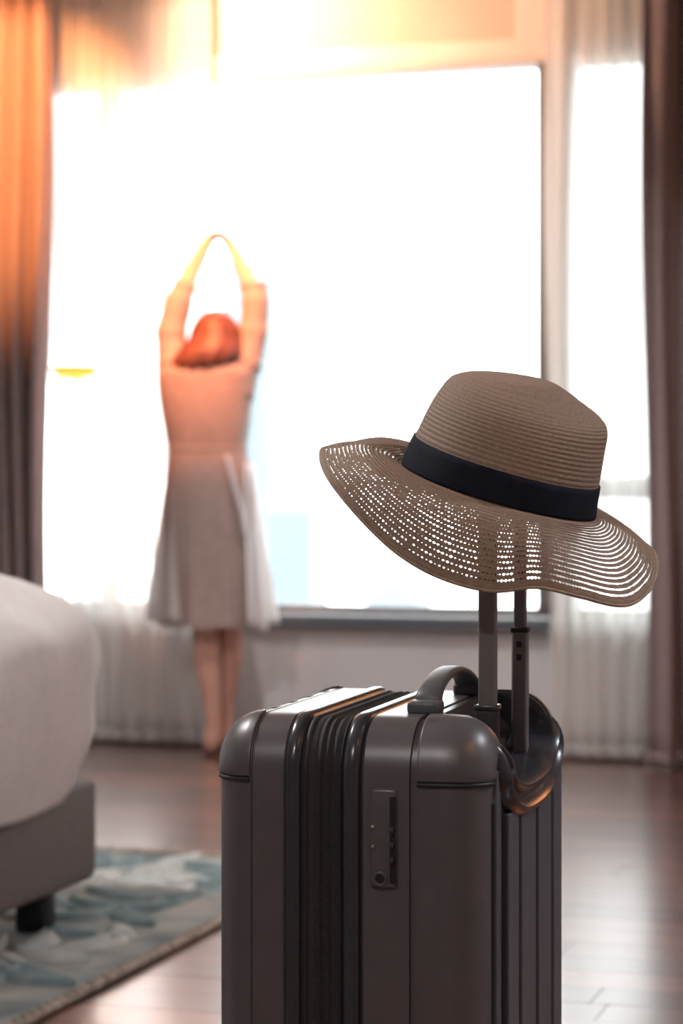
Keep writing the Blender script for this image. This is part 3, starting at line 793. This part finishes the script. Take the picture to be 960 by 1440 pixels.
# ------------------------------------------------------------------ the woman at the window
foot = at(297, 1060, 8.2)
per = empty('person', (foot.x, foot.y, 0), TH)
tag(per, 'barefoot person in a pale belted dress, back turned, arms stretched overhead at the window', 'person')
def skin_mesh(name, verts, edges, root, material, parent, sub=2):
    me = bpy.data.meshes.new(name); me.from_pydata([v[:3] for v in verts], edges, []); o = bpy.data.objects.new(name, me); C.objects.link(o)
    md = o.modifiers.new('skin', 'SKIN'); md.use_smooth_shade = True
    for i, v in enumerate(verts):
        sv = me.skin_vertices[0].data[i]; sv.radius = (v[3], v[4] if len(v) > 4 else v[3]); sv.use_root = (i == root)
    s = o.modifiers.new('sub', 'SUBSURF'); s.levels = sub; s.render_levels = sub
    bpy.context.view_layer.update(); bake(o); o.parent = parent
    o.data.materials.clear(); o.data.materials.append(M[material])
    for p in o.data.polygons: p.use_smooth = True
    return o
V = []; E = []
def jv(*a): V.append(a); return len(V)-1
def chain(start, pts):
    prev = start; ids = []
    for p in pts:
        i = jv(*p); E.append((prev, i)); prev = i; ids.append(i)
    return ids
pel = jv(-.012, 0, .90, .14, .10)
sp_ = chain(pel, [(-.015, 0, 1.02, .11, .085), (-.015, 0, 1.12, .115, .085), (-.015, 0, 1.25, .135, .09), (-.005, 0, 1.345, .085, .065), (.008, .005, 1.39, .046), (.014, .012, 1.43, .068, .075), (.016, .012, 1.49, .072, .085), (.016, .005, 1.535, .045, .05)])
chain(sp_[5], [(.014, .098, 1.445, .012)])                                                # nose
for s in (-1, 1): chain(sp_[5], [(.014+s*.077, .01, 1.455, .010, .018)])                  # ears
la = chain(sp_[3], [(-.125, 0, 1.36, .055), (-.138, .01, 1.48, .042), (-.108, .015, 1.60, .038), (-.075, .05, 1.69, .033), (-.030, .085, 1.785, .026)])
ra = chain(sp_[3], [(.115, 0, 1.36, .055), (.150, .01, 1.48, .042), (.150, .015, 1.60, .038), (.115, .05, 1.69, .033), (.068, .085, 1.785, .026)])
def hand(w, sgn, wx):
    palm = chain(w, [(wx+sgn*.020, .092, 1.812, .027, .019), (wx+sgn*.038, .096, 1.824, .028, .018)])
    for k in range(4):
        f = (k-1.5)
        chain(palm[1], [(wx+sgn*.056, .088+f*.017, 1.832+.002*k, .0100), (wx+sgn*(.072-.004*abs(f)), .088+f*.017, 1.831, .0095), (wx+sgn*(.084-.005*abs(f)), .080+f*.017, 1.820, .0085)])
    chain(palm[0], [(wx+sgn*.022, .066, 1.822, .0095), (wx+sgn*.036, .054, 1.832, .0082), (wx+sgn*.048, .05, 1.834, .0066)])
hand(la[-1], 1, -.030); hand(ra[-1], -1, .068)
chain(pel, [(-.085, 0, .84, .085), (-.052, -.005, .62, .068), (-.022, -.005, .47, .050), (-.012, -.02, .33, .050), (.004, -.01, .16, .030), (.004, 0, .085, .030), (.0, -.005, .040, .036, .034), (-.012, .12, .026, .042, .018), (-.016, .175, .018, .028, .011)])
chain(pel, [(.065, 0, .84, .085), (.070, .01, .62, .068), (.068, .03, .47, .050), (.060, .05, .33, .048), (.048, .09, .16, .030), (.046, .11, .085, .030), (.048, .105, .040, .036, .034), (.058, .23, .026, .042, .018), (.062, .285, .018, .028, .011)])
skin_mesh('body', V, E, pel, 'skin', per)
for s in (-1, 1):
    bm = bmesh.new(); bmesh.ops.create_uvsphere(bm, u_segments=10, v_segments=8, radius=.011, matrix=Matrix.Translation((.015+s*.030, .085, 1.468)))
    link('eye', from_bm(bm, 'eye'), 'eye_dark', per, True)
sweep('mouth', [(-.008, .086, 1.412), (.015, .092, 1.410), (.038, .086, 1.412)], [.003, .006, .003], 8, False, 'lip_red', per)
def body_loft(name, rows, material, n=56, fold=0.0, nfold=11, seed=1, close=(False, False), sm=True, power=2.2):
    rings = []; rnd = random.Random(seed); ph = rnd.uniform(0, 6)
    keys = [r_[0] for r_ in rows]; zmin, zmax = min(keys), max(keys)
    order = sorted(rows); kk = [r_[0] for r_ in order]; m_ = 36
    for i in range(m_+1):
        z = lerp(kk[0], kk[-1], i/m_); x0, x1, y0, y1 = [catmull(kk, [r_[c] for r_ in order], z) for c in (1, 2, 3, 4)]
        cx, cy, hx, hy = (x0+x1)/2, (y0+y1)/2, (x1-x0)/2, (y1-y0)/2; rr = []
        fk = fold*(1-(z-zmin)/(zmax-zmin))**1.3
        for k in range(n):
            a = 2*pi*k/n; ca, sa = cos(a), sin(a); rad = (abs(ca)**power+abs(sa)**power)**(-1/power)
            f = 1 + fk*(sin(nfold*a+ph)+.4*sin(nfold*1.7*a+1+z*4))
            rr.append((cx+hx*ca*rad*f, cy+hy*sa*rad*f, z + fk*.08*sin(nfold*a)))
        rings.append(rr)
    vs, fs = loft(rings, True, close); o = link(name, mesh(name, vs, fs), material, per, sm); return o
# (z, xmin, xmax, ymin, ymax)
body_loft('dress_top', [(1.065, -.150, .122, -.105, .10), (1.17, -.172, .136, -.115, .11), (1.29, -.188, .150, -.12, .11), (1.35, -.180, .152, -.115, .095), (1.385, -.12, .115, -.085, .07), (1.405, -.055, .070, -.06, .06)], 'dress', fold=.012, nfold=9, seed=4)
body_loft('skirt', [(.455, -.170, .158, -.17, .19), (.70, -.168, .155, -.16, .17), (.896, -.166, .152, -.145, .14), (1.02, -.157, .134, -.12, .115), (1.075, -.150, .122, -.106, .10)], 'dress', fold=.05, nfold=9, seed=2)
body_loft('belt', [(1.055, -.153, .127, -.110, .104), (1.07, -.155, .128, -.113, .106), (1.085, -.153, .127, -.110, .104)], 'dress', seed=3)
sweep('belt_tail', [(.06, -.125, 1.05), (.085, -.150, .95), (.115, -.165, .86), (.125, -.17, .78)], [.012, .014, .015, .014], 8, False, 'light_cloth', per, .3)
def sleeve(pts, rad):
    P = [Vector(p) for p in pts]; n = 28; keys = [i/(len(P)-1) for i in range(len(P))]; q = []; rr = []
    for i in range(n+1):
        t = i/n; q.append(Vector([catmull(keys, [p[c] for p in P], t) for c in range(3)])); rr.append(catmull(keys, rad, t)*(1+.05*sin(t*26)+.03*sin(t*47+1)))
    tg = frames(q); rings = []
    for i, (p, t) in enumerate(zip(q, tg)):
        s = t.cross(Vector((0, 1, 0))).normalized(); u_ = s.cross(t)
        rings.append([p + s*rr[i]*cos(2*pi*k/20)*(1+.05*sin(3*k+i*.5)) + u_*rr[i]*1.1*sin(2*pi*k/20) for k in range(20)])
    vs, fs = loft(rings); o = link('sleeve', mesh('sleeve', vs, fs), 'dress', per, True); md = o.modifiers.new('s', 'SOLIDIFY'); md.thickness = .003
sleeve([(-.085, 0, 1.27), (-.125, 0, 1.36), (-.140, .01, 1.46), (-.120, .015, 1.57), (-.090, .03, 1.652)], [.085, .064, .052, .050, .040])
sleeve([(.075, 0, 1.27), (.112, 0, 1.36), (.143, .01, 1.46), (.152, .015, 1.57), (.148, .03, 1.645)], [.080, .062, .052, .050, .050])
# light outer panels that flare at the hem
def panel(nm, top, bot, seed):
    rnd = random.Random(seed); n = 14; m_ = 16; vs = []
    for i in range(m_+1):
        t = i/m_
        for j in range(n+1):
            s = j/n; a = Vector(top[0]).lerp(Vector(top[1]), s); b_ = Vector(bot[0]).lerp(Vector(bot[1]), s); p = a.lerp(b_, t)
            vs.append((p.x + .010*t*sin(s*11+seed), p.y + .018*t*sin(s*14+seed*2), p.z + .012*t*sin(s*9)))
    fs = [(i*(n+1)+j, i*(n+1)+j+1, (i+1)*(n+1)+j+1, (i+1)*(n+1)+j) for i in range(m_) for j in range(n)]
    o = link(nm, mesh(nm, vs, fs), 'light_cloth', per, True); md = o.modifiers.new('s', 'SOLIDIFY'); md.thickness = .002
panel('coat_panel', [(-.140, -.09, .93), (-.172, .06, .93)], [(-.105, -.205, .47), (-.235, .05, .46)], 1)
panel('coat_panel', [(.120, -.10, 1.02), (.145, .06, 1.02)], [(.130, -.20, .45), (.235, .06, .45)], 2)
def hair():
    rows = [(1.340, -.140, .050, -.115, .02), (1.370, -.142, .100, -.135, .05), (1.41, -.118, .118, -.135, .075), (1.46, -.078, .108, -.112, .085), (1.50, -.066, .096, -.098, .085), (1.535, -.042, .074, -.07, .066), (1.555, -.012, .046, -.03, .03), (1.56, .010, .024, -.006, .006)]
    body_loft('hair', rows, 'hair', fold=.05, nfold=15, seed=9, close=(True, True), power=2.0)
hair()
